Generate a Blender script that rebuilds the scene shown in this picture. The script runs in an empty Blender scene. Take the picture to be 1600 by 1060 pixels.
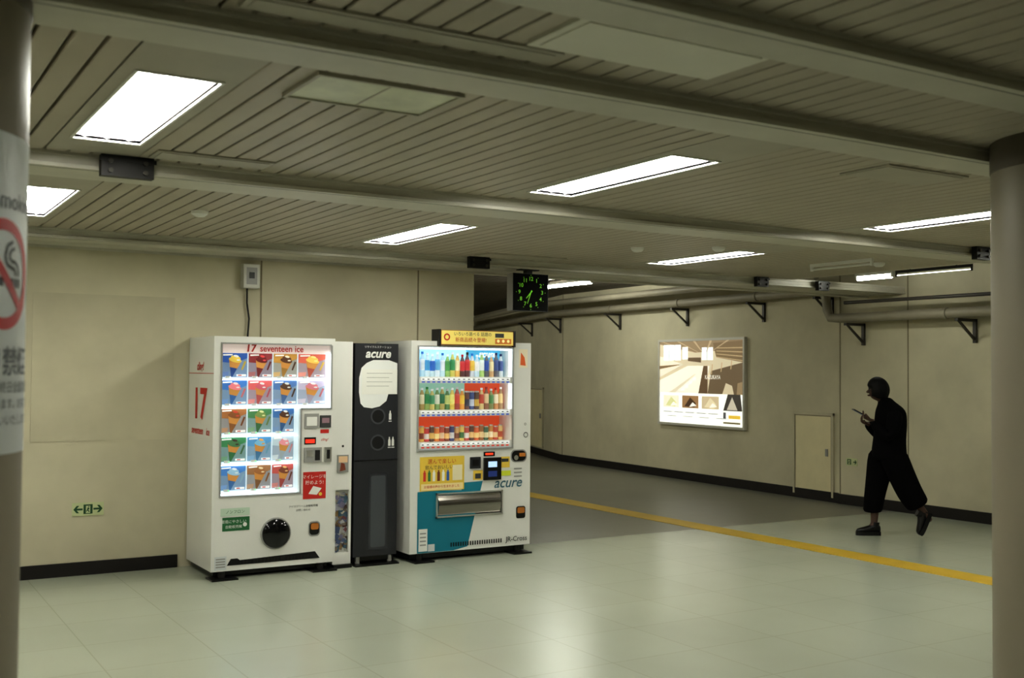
import bpy, bmesh, math, random
from mathutils import Vector, Matrix
random.seed(7)
scene=bpy.context.scene
COL=scene.collection
# ------------------------------------------------------------------ helpers
def lin(c):
    o=[]
    for x in c[:3]:
        x/=255.0
        o.append(x/12.92 if x<=0.04045 else ((x+0.055)/1.055)**2.4)
    return (*o,1.0)
_mc={}
def mat(name,rgb,rough=0.5,metal=0.0,emis=0.0,noise=0.0,nscale=4.0,bump=0.0,bscale=60.0,spec=0.5,ergb=None,sample=False):
    if name in _mc: return _mc[name]
    m=bpy.data.materials.new(name); m.use_nodes=True
    nt=m.node_tree; b=nt.nodes['Principled BSDF']
    b.inputs['Base Color'].default_value=lin(rgb)
    b.inputs['Roughness'].default_value=rough
    b.inputs['Metallic'].default_value=metal
    b.inputs['Specular IOR Level'].default_value=spec
    if emis>0:
        b.inputs['Emission Color'].default_value=lin(ergb or rgb)
        b.inputs['Emission Strength'].default_value=emis
        if not sample: m.cycles.emission_sampling='NONE'
    if noise>0 or bump>0: tc=nt.nodes.new('ShaderNodeTexCoord')
    if noise>0:
        n=nt.nodes.new('ShaderNodeTexNoise'); n.inputs['Scale'].default_value=nscale
        n.inputs['Detail'].default_value=4; n.inputs['Roughness'].default_value=0.6
        nt.links.new(tc.outputs['Object'],n.inputs['Vector'])
        r=nt.nodes.new('ShaderNodeMapRange')
        r.inputs['From Min'].default_value=0.3; r.inputs['From Max'].default_value=0.7
        r.inputs['To Min'].default_value=1-noise; r.inputs['To Max'].default_value=1+noise*0.4
        nt.links.new(n.outputs['Fac'],r.inputs['Value'])
        mx=nt.nodes.new('ShaderNodeVectorMath'); mx.operation='SCALE'
        mx.inputs[0].default_value=lin(rgb)[:3]
        nt.links.new(r.outputs['Result'],mx.inputs['Scale'])
        nt.links.new(mx.outputs['Vector'],b.inputs['Base Color'])
    if bump>0:
        n=nt.nodes.new('ShaderNodeTexNoise'); n.inputs['Scale'].default_value=bscale
        nt.links.new(tc.outputs['Object'],n.inputs['Vector'])
        bp=nt.nodes.new('ShaderNodeBump'); bp.inputs['Strength'].default_value=bump
        nt.links.new(n.outputs['Fac'],bp.inputs['Height'])
        nt.links.new(bp.outputs['Normal'],b.inputs['Normal'])
    _mc[name]=m; return m
def pc(rgb,emis=0.0,rough=0.5):
    return mat('print_%d_%d_%d_%d'%(rgb[0],rgb[1],rgb[2],int(emis*100)),rgb,rough,emis=emis)
def pale(c,f):
    return tuple(int(v*(1-f)+225*f) for v in c)

class B:
    def __init__(s): s.v=[];s.f=[];s.mi=[];s.mats=[]
    def m(s,mt):
        if mt not in s.mats: s.mats.append(mt)
        return s.mats.index(mt)
    def add(s,vs,fs,mt):
        o=len(s.v); s.v+= [tuple(v) for v in vs]; k=s.m(mt)
        for f in fs: s.f.append(tuple(i+o for i in f)); s.mi.append(k)
    def box(s,x0,x1,y0,y1,z0,z1,mt):
        vs=[(x0,y0,z0),(x1,y0,z0),(x1,y1,z0),(x0,y1,z0),(x0,y0,z1),(x1,y0,z1),(x1,y1,z1),(x0,y1,z1)]
        s.add(vs,[(0,3,2,1),(4,5,6,7),(0,1,5,4),(1,2,6,5),(2,3,7,6),(3,0,4,7)],mt)
    def poly(s,pts,mt): s.add(pts,[tuple(range(len(pts)))],mt)
    def xz(s,pts,y,mt): s.poly([(p[0],y,p[1]) for p in pts],mt)
    def rect(s,x0,x1,z0,z1,y,mt): s.xz([(x0,z0),(x1,z0),(x1,z1),(x0,z1)],y,mt)
    def disc(s,x,z,r,y,mt,n=28,rz=None,a0=0,a1=360,tilt=0):
        rz=rz or r; ct,st=math.cos(tilt),math.sin(tilt); P=[]
        for i in range(n if a1-a0>=360 else n+1):
            t=math.radians(a0+(a1-a0)*i/n); p=r*math.cos(t); q=rz*math.sin(t)
            P.append((x+p*ct-q*st,z+p*st+q*ct))
        s.xz(P,y,mt)
    def ring(s,x,z,r0,r1,y,mt,n=32,fn=None):
        vs=[];fs=[]
        for i in range(n):
            a=2*math.pi*i/n
            for r in(r0,r1):
                p=(x+r*math.cos(a),z+r*math.sin(a))
                vs.append(fn(*p) if fn else (p[0],y,p[1]))
        for i in range(n):
            j=(i+1)%n; fs.append((2*i,2*i+1,2*j+1,2*j))
        s.add(vs,fs,mt)
    def loft(s,rings,mt,n=20,cap=True,close=False):
        vs=[];fs=[]
        for c,a,b in rings:
            c=Vector(c);a=Vector(a);b=Vector(b)
            for i in range(n):
                t=2*math.pi*i/n; vs.append(c+a*math.cos(t)+b*math.sin(t))
        for k in range(len(rings)-1):
            for i in range(n):
                j=(i+1)%n; fs.append((k*n+i,k*n+j,(k+1)*n+j,(k+1)*n+i))
        if cap:
            fs.append(tuple(reversed(range(n)))); fs.append(tuple(range((len(rings)-1)*n,len(rings)*n)))
        s.add(vs,fs,mt)
    def tube(s,pts,rad,mt,n=14,cap=True,ref=(0,1,0),flat=1.0):
        pts=[Vector(p) for p in pts]
        if not isinstance(rad,(list,tuple)): rad=[rad]*len(pts)
        R=[];ref=Vector(ref)
        for i,p in enumerate(pts):
            d=(pts[min(i+1,len(pts)-1)]-pts[max(i-1,0)]).normalized()
            a=d.cross(ref)
            if a.length<1e-3: a=d.cross(Vector((1,0,0)))
            a.normalize(); b=d.cross(a).normalized()
            R.append((p,a*rad[i],b*rad[i]*flat))
        s.loft(R,mt,n,cap)
    def cyl(s,p0,p1,r,mt,n=20,r1=None): s.tube([p0,p1],[r,r if r1 is None else r1],mt,n)
    def lathe(s,prof,cx,cy,cz,mts,n=18):
        for k in range(len(prof)-1):
            vs=[]
            for r,z in prof[k:k+2]:
                for i in range(n):
                    t=2*math.pi*i/n; vs.append((cx+r*math.cos(t),cy+r*math.sin(t),cz+z))
            s.add(vs,[(i,(i+1)%n,n+(i+1)%n,n+i) for i in range(n)],mts[k])
    def text(s,t,size,mt,fn,shear=0,bold=0,sx=1.0,align='CENTER',res=3,space=1.0):
        cu=bpy.data.curves.new('lettering','FONT'); cu.body=t; cu.size=size; cu.shear=shear; cu.offset=bold
        cu.align_x=align; cu.align_y='CENTER'; cu.resolution_u=res; cu.space_character=space
        o=bpy.data.objects.new('lettering',cu); COL.objects.link(o)
        dg=bpy.context.evaluated_depsgraph_get(); dg.update()
        me=bpy.data.meshes.new_from_object(o.evaluated_get(dg))
        s.add([fn(v.co.x*sx,v.co.y) for v in me.vertices],[tuple(p.vertices) for p in me.polygons],mt)
        bpy.data.objects.remove(o); bpy.data.curves.remove(cu); bpy.data.meshes.remove(me)
    def build(s,name,parent=None,smooth=False,bevel=0,sub=0,matrix=None,**kw):
        me=bpy.data.meshes.new(name); me.from_pydata(s.v,[],s.f)
        for m in s.mats: me.materials.append(m)
        for p,k in zip(me.polygons,s.mi): p.material_index=k
        me.validate()
        if smooth:
            for p in me.polygons: p.use_smooth=True
            me.set_sharp_from_angle(angle=math.radians(40))
        o=bpy.data.objects.new(name,me); COL.objects.link(o)
        if parent: o.parent=parent
        if matrix: o.matrix_world=matrix
        if bevel>0:
            bv=o.modifiers.new('bevel','BEVEL'); bv.width=bevel; bv.segments=3; bv.limit_method='ANGLE'
        if sub:
            sb=o.modifiers.new('sub','SUBSURF'); sb.levels=sub; sb.render_levels=sub
        for k,v in kw.items(): o[k]=v
        return o
def empty(name,loc,rot=0,**kw):
    e=bpy.data.objects.new(name,None); COL.objects.link(e); e.location=loc; e.rotation_euler=(0,0,rot)
    e.empty_display_size=0.1
    for k,v in kw.items(): e[k]=v
    return e
def F(x,y,z):
    return lambda a,b:(x+a,y,z+b)
def rr(x0,x1,z0,z1,r,n=5):
    p=[]
    for cx,cz,a in((x1-r,z1-r,0),(x0+r,z1-r,90),(x0+r,z0+r,180),(x1-r,z0+r,270)):
        for i in range(n+1):
            t=math.radians(a+90*i/n); p.append((cx+r*math.cos(t),cz+r*math.sin(t)))
    return p

# ------------------------------------------------------------------ materials
M_wall=mat('plaster_cream',(200,194,168),0.75,noise=0.17,nscale=1.1,bump=0.04,bscale=45)
M_wall2=mat('plaster_patch',(195,189,163),0.7,noise=0.14,nscale=1.6)
M_seam=mat('wall_joint',(138,130,108),0.8)
M_base=mat('black_rubber_base',(20,15,14),0.5)
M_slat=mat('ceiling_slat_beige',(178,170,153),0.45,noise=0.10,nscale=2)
M_slatdark=mat('ceiling_slat_dark',(96,88,76),0.6,noise=0.15,nscale=2)  # darker slat colour for the higher ceiling
M_plen=mat('ceiling_void',(18,15,13),0.9)
M_beam=mat('beam_grey_paint',(200,197,183),0.45,noise=0.10,nscale=3)
M_panel=mat('ceiling_plate',(178,173,158),0.5,noise=0.1,nscale=3)
M_hatch=mat('hatch_plate_pale',(222,220,206),0.45,noise=0.06,nscale=3)
M_pipe=mat('pipe_paint',(146,140,122),0.5,noise=0.15,nscale=3)
M_dark=mat('dark_steel',(28,26,25),0.5,noise=0.1)
M_bracket=mat('bracket_steel',(60,56,50),0.5)
M_white=mat('enamel_white',(224,224,218),0.28,noise=0.03,nscale=3)
M_white2=mat('plastic_white',(232,232,226),0.4)
M_grey=mat('plastic_grey',(150,150,146),0.4)
M_black=mat('plastic_black',(14,14,15),0.3)
M_blackm=mat('bin_charcoal',(44,45,49),0.35)
M_red=mat('print_red',(190,42,34),0.5)
M_teal=mat('print_teal',(18,118,138),0.4)
M_tealtext=mat('print_slate_teal',(70,108,122),0.5)
M_yel=mat('print_yellow',(226,194,76),0.5)
M_green=mat('print_green',(34,100,56),0.5)
M_chrome=mat('brushed_steel',(205,205,200),0.28,metal=0.8)
M_led=mat('display_led',(235,245,255),0.5,emis=5.0,sample=True)
M_pillar=mat('pillar_enamel',(136,128,110),0.5,noise=0.08,nscale=2)
M_pillcap=mat('pillar_head_brown',(92,84,70),0.6,noise=0.1)
M_sign=mat('sign_white_film',(206,211,211),0.35)
M_text=mat('print_dark',(60,62,62),0.5)
M_door=mat('door_cream',(222,213,176),0.5,noise=0.06)
def glassmat(name,fac,tint=(1,1,1,1)):
    m=bpy.data.materials.new(name); m.use_nodes=True; nt=m.node_tree; nt.nodes.clear()
    o=nt.nodes.new('ShaderNodeOutputMaterial'); mx=nt.nodes.new('ShaderNodeMixShader')
    t=nt.nodes.new('ShaderNodeBsdfTransparent'); t.inputs[0].default_value=tint
    g=nt.nodes.new('ShaderNodeBsdfGlossy'); g.inputs['Roughness'].default_value=0.05
    mx.inputs[0].default_value=fac
    nt.links.new(t.outputs[0],mx.inputs[1]); nt.links.new(g.outputs[0],mx.inputs[2]); nt.links.new(mx.outputs[0],o.inputs[0])
    return m
M_glass=glassmat('clear_window',0.04)
M_bronze=mat('emblem_amber',(176,110,40),0.4)

def tilemat(name,rgb,size,rough,grout,var,mort=.004):
    m=bpy.data.materials.new(name); m.use_nodes=True; nt=m.node_tree; b=nt.nodes['Principled BSDF']
    tc=nt.nodes.new('ShaderNodeTexCoord'); br=nt.nodes.new('ShaderNodeTexBrick')
    br.offset=0.0; br.inputs['Scale'].default_value=1.0
    br.inputs['Brick Width'].default_value=size; br.inputs['Row Height'].default_value=size
    br.inputs['Mortar Size'].default_value=mort; br.inputs['Mortar Smooth'].default_value=0.5
    c=lin(rgb)
    br.inputs['Color1'].default_value=(c[0]*(1+var),c[1]*(1+var),c[2]*(1+var),1)
    br.inputs['Color2'].default_value=(c[0]*(1-var),c[1]*(1-var),c[2]*(1-var),1)
    br.inputs['Mortar'].default_value=lin(grout)
    nt.links.new(tc.outputs['Object'],br.inputs['Vector'])
    n=nt.nodes.new('ShaderNodeTexNoise'); n.inputs['Scale'].default_value=0.7; n.inputs['Detail'].default_value=3
    nt.links.new(tc.outputs['Object'],n.inputs['Vector'])
    r=nt.nodes.new('ShaderNodeMapRange'); r.inputs['From Min'].default_value=.3; r.inputs['From Max'].default_value=.7
    r.inputs['To Min'].default_value=.92; r.inputs['To Max'].default_value=1.04
    nt.links.new(n.outputs['Fac'],r.inputs['Value'])
    s=nt.nodes.new('ShaderNodeVectorMath'); s.operation='SCALE'
    nt.links.new(br.outputs['Color'],s.inputs[0]); nt.links.new(r.outputs['Result'],s.inputs['Scale'])
    nt.links.new(s.outputs['Vector'],b.inputs['Base Color'])
    b.inputs['Roughness'].default_value=rough
    return m
M_floor=tilemat('floor_tile_light',(170,175,159),0.6,0.25,(156,160,144),0.012)
M_floor2=tilemat('floor_tile_grey',(122,122,110),0.3,0.36,(112,111,99),0.025)
M_tact=mat('tactile_yellow',(196,164,50),0.5,noise=0.15,nscale=3)

ST={'kind':'structure'}
ZC=2.58; ZH=2.98; WY=8.85
# ------------------------------------------------------------------ shell
b=B()
b.poly([(-5,-4,0),(10.4,-4,0),(10.4,8.45,0),(5.0,8.45,0),(5.0,WY,0),(-5,WY,0)],M_floor)
b.poly([(5.0,8.45,0),(10.4,8.45,0),(10.4,9.3,0),(10.85,16,0),(13.3,23.5,0),(5.0,23.5,0)],M_floor2)
b.build('floor',**ST)
b=B(); b.box(7.40,7.68,-4,22,0.0,0.004,M_tact)
b.build('trim_1',**ST)
b=B(); b.box(-5,5.0,WY,9.05,0,ZH,M_wall); b.box(4.8,5.0,9.05,23.5,0,ZH,M_wall)
for x,z0,z1 in((2.96,1.8,2.5),(4.42,1.8,2.5)): b.box(x-.006,x+.006,WY-.004,WY,z0,z1,M_seam)
b.box(1.2,2.25,WY-.005,WY,1.02,2.15,M_wall2)
b.build('wall_back',**ST)
def wallseg(bb,x0,y0,x1,y1,z0,z1,th,mt):
    vs=[(x0,y0,z0),(x1,y1,z0),(x1+th,y1,z0),(x0+th,y0,z0),(x0,y0,z1),(x1,y1,z1),(x1+th,y1,z1),(x0+th,y0,z1)]
    bb.add(vs,[(0,1,2,3),(4,7,6,5),(0,4,5,1),(1,5,6,2),(2,6,7,3),(3,7,4,0)],mt)
def wx(y):
    if y<=9.3: return 10.40
    if y<=16: return 10.45+(y-9.3)*(.40/6.7)
    return 10.85+(y-16)*(2.45/7.5)
b=B()
wallseg(b,10.40,-4,10.40,9.3,0,ZH,.4,M_wall)
wallseg(b,10.45,9.3,10.85,16,0,ZH,.4,M_wall)
wallseg(b,10.85,16,13.3,23.5,0,ZH,.4,M_wall)
for y in(8.28,9.28,15.98):
    wallseg(b,wx(y)-.004,y-.008,wx(y)-.004,y+.008,.12,ZH,.01,M_seam)
b.build('wall_right',**ST)
b=B(); b.box(4.8,13.8,23.5,23.7,0,ZH,M_wall); b.build('wall_corridor_end',**ST)
b=B(); b.box(-5.2,-5,-4,9.05,0,ZH,M_wall); b.build('wall_left',**ST)
b=B(); b.box(-5.2,10.8,-4.2,-4,0,ZH,M_wall); b.build('wall_front',**ST)
b=B(); b.box(-5,2.30,WY-.02,WY,0,.1,M_base); b.build('baseboard_back',**ST)
b=B()
for y0,y1 in((-4,9.3),(9.3,16),(16,23.5)):
    xa=10.40 if y0<9 else wx(y0+.001)
    wallseg(b,xa-.025,y0,wx(y1)-.025,y1,0,.12,.024,M_base)
b.build('baseboard_right',**ST)

LAMPS=[(0.76,3.75,4.98,3.32,5.30),(3.16,3.86,5.08,3.36,5.30),(5.86,3.86,5.08,3.36,5.30),
       (0.76,6.46,7.70,6.0,8.1),(3.36,6.52,7.80,6.1,8.1),(6.16,6.60,7.80,6.1,8.1),
       (-1.64,3.75,4.98,3.32,5.30),(-1.64,6.46,7.70,6.0,8.1),
       (0.76,-.1,1.15,-.5,1.6),
       (8.06,3.46,4.68,3.26,5.20)]  # last entry: unseen lamp past the right pillar, added to brighten that side
cut=[(l[0],l[0]+.4,l[3],l[4]) for l in LAMPS]
b=B()
XR=8.56
x=-4.94
while x<XR-.01:
    segs=[(-4.0,8.9)]
    for c in cut:
        if x>=c[0]-.02 and x<c[1]-.03:
            ns=[]
            for s0,s1 in segs:
                if c[2]>s0 and c[3]<s1: ns+=[(s0,c[2]),(c[3],s1)]
                else: ns.append((s0,s1))
            segs=ns
    for s0,s1 in segs:
        a=x+.006; e=x+.094
        vs=[]
        prof=[(a,ZC+.02),(a,ZC+.003),(a+.003,ZC),(e-.003,ZC),(e,ZC+.003),(e,ZC+.02)]
        for yy in(s0,s1):
            vs+=[(p[0],yy,p[1]) for p in prof]
        b.add(vs,[(i,i+1,i+7,i+6) for i in range(5)],M_slat)
    x+=.1
b.box(-5,XR+.02,-4,8.95,2.72,2.74,M_plen)
b.box(XR+.0,XR+.03,-4,8.95,ZC,2.74,M_beam)
b.box(-5,XR+.02,8.92,8.95,2.5,2.74,M_beam)
b.box(-5.2,13.8,-4.2,23.7,ZH,ZH+.05,M_plen)
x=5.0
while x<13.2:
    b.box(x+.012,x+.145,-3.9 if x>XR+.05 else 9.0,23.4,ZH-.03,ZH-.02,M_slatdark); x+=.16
b.build('ceiling',**ST)

def beam(n,y0,y1,x0=-5,x1=10.4,dz=.07):
    b=B()
    prof=[(y0,ZC+.01),(y0,ZC-.012),(y0+.008,ZC-.015),(y0+.008,ZC-dz+.022),(y0-.004,ZC-dz+.018),(y0-.004,ZC-dz),(y1+.004,ZC-dz),(y1+.004,ZC-dz+.018),(y1-.008,ZC-dz+.022),(y1-.008,ZC-.015),(y1,ZC-.012),(y1,ZC+.01)]
    m=len(prof)
    vs=[(x0,p[0],p[1]) for p in prof]+[(x1,p[0],p[1]) for p in prof]
    b.add(vs,[(i,i+1,m+i+1,m+i) for i in range(m-1)],M_beam)
    b.box(x0,x1,y0+.03,y0+.033,ZC-dz-.001,ZC-dz,M_bracket)
    b.build('trim_%d'%n,**ST)
beam(2,2.20,2.38,dz=.05); beam(3,2.98,3.20,dz=.06); beam(4,5.36,5.66); beam(5,8.32,8.58)
b=B(); b.box(-5,10.4,8.60,8.84,ZC-.07,ZC+.01,M_beam); b.box(-5,10.4,8.84,8.92,ZC-.09,ZC,M_beam); b.build('trim_6',**ST)

TC=(252,253,240)
M_tube=mat('fluorescent_tube',(255,252,250),0.4,emis=42.0,ergb=TC,sample=True)
M_refl=mat('lamp_reflector',(170,164,170),0.5)
for i,(px,y0,y1,p0,p1) in enumerate(LAMPS):
    e=empty('ceiling_lamp',(px+.2,(y0+y1)/2,ZC),label='recessed fluorescent ceiling light, lit, in a plain metal plate',category='ceiling light',group='recessed fluorescent ceiling lights')
    ly=(y1-y0)/2; a=p0-(y0+y1)/2; c=p1-(y0+y1)/2
    b=B(); w=.14
    b.box(-.2,-w,a,c,0,.012,M_panel); b.box(w,.2,a,c,0,.012,M_panel)
    b.box(-w,w,a,-ly,0,.012,M_panel); b.box(-w,w,ly,c,0,.012,M_panel)
    for q in((-w-.012,-w,-ly-.012,ly+.012),(w,w+.012,-ly-.012,ly+.012),(-w,w,-ly-.012,-ly),(-w,w,ly,ly+.012)):
        b.box(q[0],q[1],q[2],q[3],-.006,.012,M_white2)
    b.build('frame',e)
    b=B()
    b.poly([(-w,-ly,.012),(-w,ly,.012),(-w+.03,ly,.065),(-w+.03,-ly,.065)],M_refl)
    b.poly([(w,-ly,.012),(w,ly,.012),(w-.03,ly,.065),(w-.03,-ly,.065)],M_refl)
    b.poly([(-w+.03,-ly,.065),(w-.03,-ly,.065),(w-.03,ly,.065),(-w+.03,ly,.065)],M_refl)
    b.poly([(-w,-ly,.012),(w,-ly,.012),(w-.03,-ly,.065),(-w+.03,-ly,.065)],M_refl)
    b.poly([(-w,ly,.012),(w,ly,.012),(w-.03,ly,.065),(-w+.03,ly,.065)],M_refl)
    b.build('reflector',e)
    for tx in(-.092,0,.092):
        b=B(); b.cyl((tx,-ly+.005,.024),(tx,ly-.005,.024),.018,M_tube,8); b.build('tube',e,smooth=True)
M_tubed=mat('fluorescent_tube_corridor',(255,252,250),0.4,emis=105.0,ergb=TC,sample=True)
M_tubes=mat('fluorescent_tube_side',(255,252,250),0.4,emis=64.0,ergb=TC,sample=True)
M_tubef=mat('fluorescent_tube_faint',(255,252,250),0.4,emis=3.0,ergb=TC)
def striplamp(x,y0,y1,z,zc,lab,m,r=.015,w=.03):
    e=empty('strip_light',(x,(y0+y1)/2,z),label=lab,category='ceiling light')
    l=(y1-y0)/2; hm=M_white2 if r>.006 else M_dark
    b=B(); b.box(-w,w,-l,l,.022,.05,hm); b.box(-w*.7,w*.7,-l,-l+.02,-.015,.022,hm); b.box(-w*.7,w*.7,l-.02,l,-.015,.022,hm)
    b.build('housing',e)
    for s in(-1,1):
        b=B(); b.cyl((0,s*l*.6,.05),(0,s*l*.6,zc-z),.008,M_dark,8); b.build('hanger',e)
    b=B(); b.cyl((0,-l+.02,0),(0,l-.02,0),r,m,10); b.build('tube',e,smooth=True)
CL='lit fluorescent strip light in the corridor, one visible, the rest added unseen'
striplamp(9.05,12.6,14.0,2.86,ZH-.03,CL,M_tubed,.02)
for x,y in((5.6,10.6),(5.8,13.6),(6.6,17.4),(7.2,20.4)): striplamp(x,y,y+1.3,2.86,ZH-.03,CL,M_tubed,.02)  # unseen lamps behind the back wall, added to brighten corridor and right wall
striplamp(9.23,6.6,7.50,2.60,ZH-.03,'slim lit fluorescent tube under the open dark ceiling',M_tubef,.005,.006)
striplamp(9.22,7.52,8.0,2.60,ZH-.03,'short lit fluorescent strip light under the open dark ceiling',M_tubes,.022)
striplamp(7.52,6.35,7.05,2.53,ZC,'unlit white fluorescent strip light below the slatted ceiling',M_white2,.010,.015)
striplamp(8.9,4.2,5.4,2.60,ZH-.03,'added unseen strip light under the open dark ceiling',M_tubes,.02)  # out of view to the right, added as extra light for that side

M_cover=mat('diffuser_cream',(214,216,192),0.4,noise=0.2,nscale=6)
b=B(); b.box(1.74,2.46,2.45,2.77,ZC-.012,ZC,M_hatch); b.box(1.77,2.43,2.48,2.74,ZC-.016,ZC-.012,M_hatch)
b.build('ceiling_hatch',label='plain pale metal access panel in the slatted ceiling',category='ceiling panel')
e=empty('air_vent',(1.61,3.6,ZC),label='rectangular cream ceiling air vent with a milky cover',category='air vent')
b=B()
for q in((-.28,.28,-.18,-.165),(-.28,.28,.165,.18),(-.28,-.265,-.165,.165),(.265,.28,-.165,.165)): b.box(*q,-.014,0,M_panel)
b.build('frame',e)
b=B(); b.box(-.265,.265,-.165,.165,-.008,0,M_cover); b.box(-.004,.004,-.165,.165,-.010,-.008,M_panel)
b.build('cover',e)
for (x0,x1,y0,y1) in((0.9,1.9,2.80,2.92),(.55,.95,5.75,6.0),(1.2,1.75,5.05,5.25),(.4,1.0,8.12,8.25),(4.6,5.4,7.9,8.15),(4.2,4.8,3.45,3.75)):
    b=B(); b.box(x0,x1,y0,y1,ZC-.008,ZC,M_panel); b.box(x0+.02,x1-.02,y0+.02,y1-.02,ZC-.011,ZC-.008,M_panel)
    b.build('ceiling_hatch',label='narrow grey metal cover plate on the slatted ceiling',category='ceiling panel')
for x,y in((1.9,6.9),(5.4,6.9),(5.9,6.5),(7.9,6.6)):
    b=B(); b.lathe([(0,-.035),(.03,-.035),(.05,-.02),(.055,0)],x,y,ZC,[M_white2]*3,16)
    b.build('smoke_detector',smooth=True,label='small round white smoke detector on the ceiling',category='smoke detector',group='smoke detectors')
for x,y,w in((1.12,5.33,.24),(4.72,8.28,.2),(7.55,5.33,.16),(9.1,5.33,.2),(8.1,8.28,.16),(9.0,8.28,.16)):
    b=B(); b.box(x-w/2,x+w/2,y-.03,y+.02,ZC-.10,ZC,M_dark); b.box(x-w/2-.01,x+w/2+.01,y-.035,y-.03,ZC-.03,ZC-.01,M_dark)
    for i in(-1,1):
        b.cyl((x+i*w*.33,y-.045,ZC-.03),(x+i*w*.33,y-.03,ZC-.03),.012,M_bracket,8); b.cyl((x+i*w*.33,y-.045,ZC-.075),(x+i*w*.33,y-.03,ZC-.075),.012,M_bracket,8)
    b.build('beam_bracket',label='black bolted steel plate on a ceiling beam',category='bracket',group='beam brackets')

# ------------------------------------------------------------------ pipes
b=B(); pts=[(10.2,9.25,2.26),(10.2,9.3,2.36),(10.2,9.32,2.50),(10.2,9.36,2.57),(10.22,9.45,2.60)]+[(wx(y)-.22,y,2.60) for y in(10,12,14,16,18,20,23.3)]
b.tube([(10.2,-3.9,2.25),(10.2,9.1,2.25)]+pts,.055,M_pipe,16,ref=(1,0,0))
for y in(7.6,10.6,12.3,14.1): 
    z=2.25 if y<9 else 2.60; x=10.2 if y<9 else wx(y)-.22
    b.cyl((x,y,z),(x,y+.05,z),.064,M_pipe,16)
b.build('wall_pipe',smooth=True,label='thick beige utility pipe running along the wall',category='pipe')
b=B(); b.tube([(10.05,-3.9,2.42),(10.05,8.9,2.42)],.02,M_bracket,12,ref=(1,0,0)); b.build('wall_pipe',smooth=True,label='thin dark conduit above the thick wall pipe',category='pipe')
b=B(); b.tube([(9.9,9.2,2.75),(10.3,16,2.75),(12.6,23,2.75)],.05,M_pipe,12,ref=(0,0,1))
b.build('wall_pipe',smooth=True,label='thin beige conduit high in the corridor',category='pipe')
for y,zt in((18.0,2.53),(16.08,2.53),(14.15,2.53),(12.37,2.53),(10.7,2.53),(9.45,2.53),(8.91,2.185),(7.4,2.185),(5.9,2.185)):
    b=B(); xw=(wx(y) if y>9.3 else 10.4)
    b.box(xw-.33,xw,y-.02,y+.02,zt-.03,zt,M_bracket); b.box(xw-.03,xw,y-.02,y+.02,zt-.26,zt,M_bracket)
    b.add([(xw-.30,y-.012,zt-.03),(xw-.27,y-.012,zt-.03),(xw-.02,y-.012,zt-.24),(xw-.02,y-.012,zt-.21),(xw-.30,y+.012,zt-.03),(xw-.27,y+.012,zt-.03),(xw-.02,y+.012,zt-.24),(xw-.02,y+.012,zt-.21)],[(0,1,3,2),(4,6,7,5),(0,2,6,4),(1,5,7,3)],M_bracket)
    b.build('pipe_bracket',label='triangular dark steel bracket carrying the wall pipe',category='bracket',group='pipe brackets')

def smalldoor(y0,y1,z0,z1,n):
    b=B()
    xa,xb=wx(y0+.001)-.02,wx(y1)-.02
    wallseg(b,xa,y0,xb,y1,z0,z1,.02,M_door)
    t=.03
    for (ya,yb,za,zb) in((y0-t,y0,z0,z1+t),(y1,y1+t,z0,z1+t),(y0-t,y1+t,z1,z1+t)):
        wallseg(b,wx(max(ya,9.301))-.03,ya,wx(yb)-.03,yb,za,zb,.03,M_wall2)
    wallseg(b,xa-.008,y0+.06,xa-.008,y0+.10,(z0+z1)/2,(z0+z1)/2+.09,.01,M_grey)
    wallseg(b,xb-.003,y1-.012,xb-.003,y1-.002,z0,z1,.004,M_seam); wallseg(b,xa-.003,y0+.002,xa-.003,y0+.012,z0,z1,.004,M_seam)
    wallseg(b,xa-.003,y0,xb-.003,y1,z1-.012,z1,.004,M_seam)
    b.build('door_%d'%n,**ST)
smalldoor(9.45,10.10,.05,1.06,1); smalldoor(17.2,18.3,.15,1.25,2)

# ------------------------------------------------------------------ backlit poster
y0,y1=11.05,13.05; z0,z1=.80,2.08
ang=math.atan2(.40,6.7)
e=empty('backlit_poster',(wx(y1)-.005,y1,z0),label='backlit restaurant advertisement poster in a silver frame',category='poster')
PW=math.hypot(2.0,wx(y1)-wx(y0)); PH=z1-z0
dirv=Vector((wx(y0)-wx(y1),y0-y1,0)).normalized(); nrm=Vector((-math.cos(ang),math.sin(ang),0))
def PP(s,z,off): 
    p=dirv*s+nrm*off; return (p.x,p.y,z)
def pbox(b,s0,s1,t0,t1,o0,o1,m):
    vs=[PP(s,t,o) for o in(o0,o1) for s,t in((s0,t0),(s1,t0),(s1,t1),(s0,t1))]
    b.add(vs,[(0,1,2,3),(4,5,6,7),(0,1,5,4),(1,2,6,5),(2,3,7,6),(3,0,4,7)],m)
M_pframe=mat('poster_frame_silver',(206,204,194),0.4,metal=.2)
b=B(); fw=.035
pbox(b,0,PW,0,fw,0,.05,M_pframe); pbox(b,0,PW,PH-fw,PH,0,.05,M_pframe); pbox(b,0,fw,fw,PH-fw,0,.05,M_pframe); pbox(b,PW-fw,PW,fw,PH-fw,0,.05,M_pframe)
b.build('frame',e)
b=B(); EP=.78
def A(pts,rgb,k=1,em=EP):
    b.poly([PP(fw+s*(PW-2*fw),fw+t*(PH-2*fw),.035+.001*k) for s,t in pts],pc(rgb,em))
def R(s0,s1,t0,t1,rgb,k=1,em=EP): A([(s0,t0),(s1,t0),(s1,t1),(s0,t1)],rgb,k,em)
R(0,1,0,1,(240,242,232),0,.95)
R(0,1,.37,1,(200,188,160),1)
A([(0,1),(1,1),(1,.9),(.45,.86),(0,.97)],(140,120,92),2)
for i in range(5): A([(.02+.2*i,1),(.05+.2*i,1),(.44+.05*i,.865),(.43+.05*i,.865)],(176,158,126),3)
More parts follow.
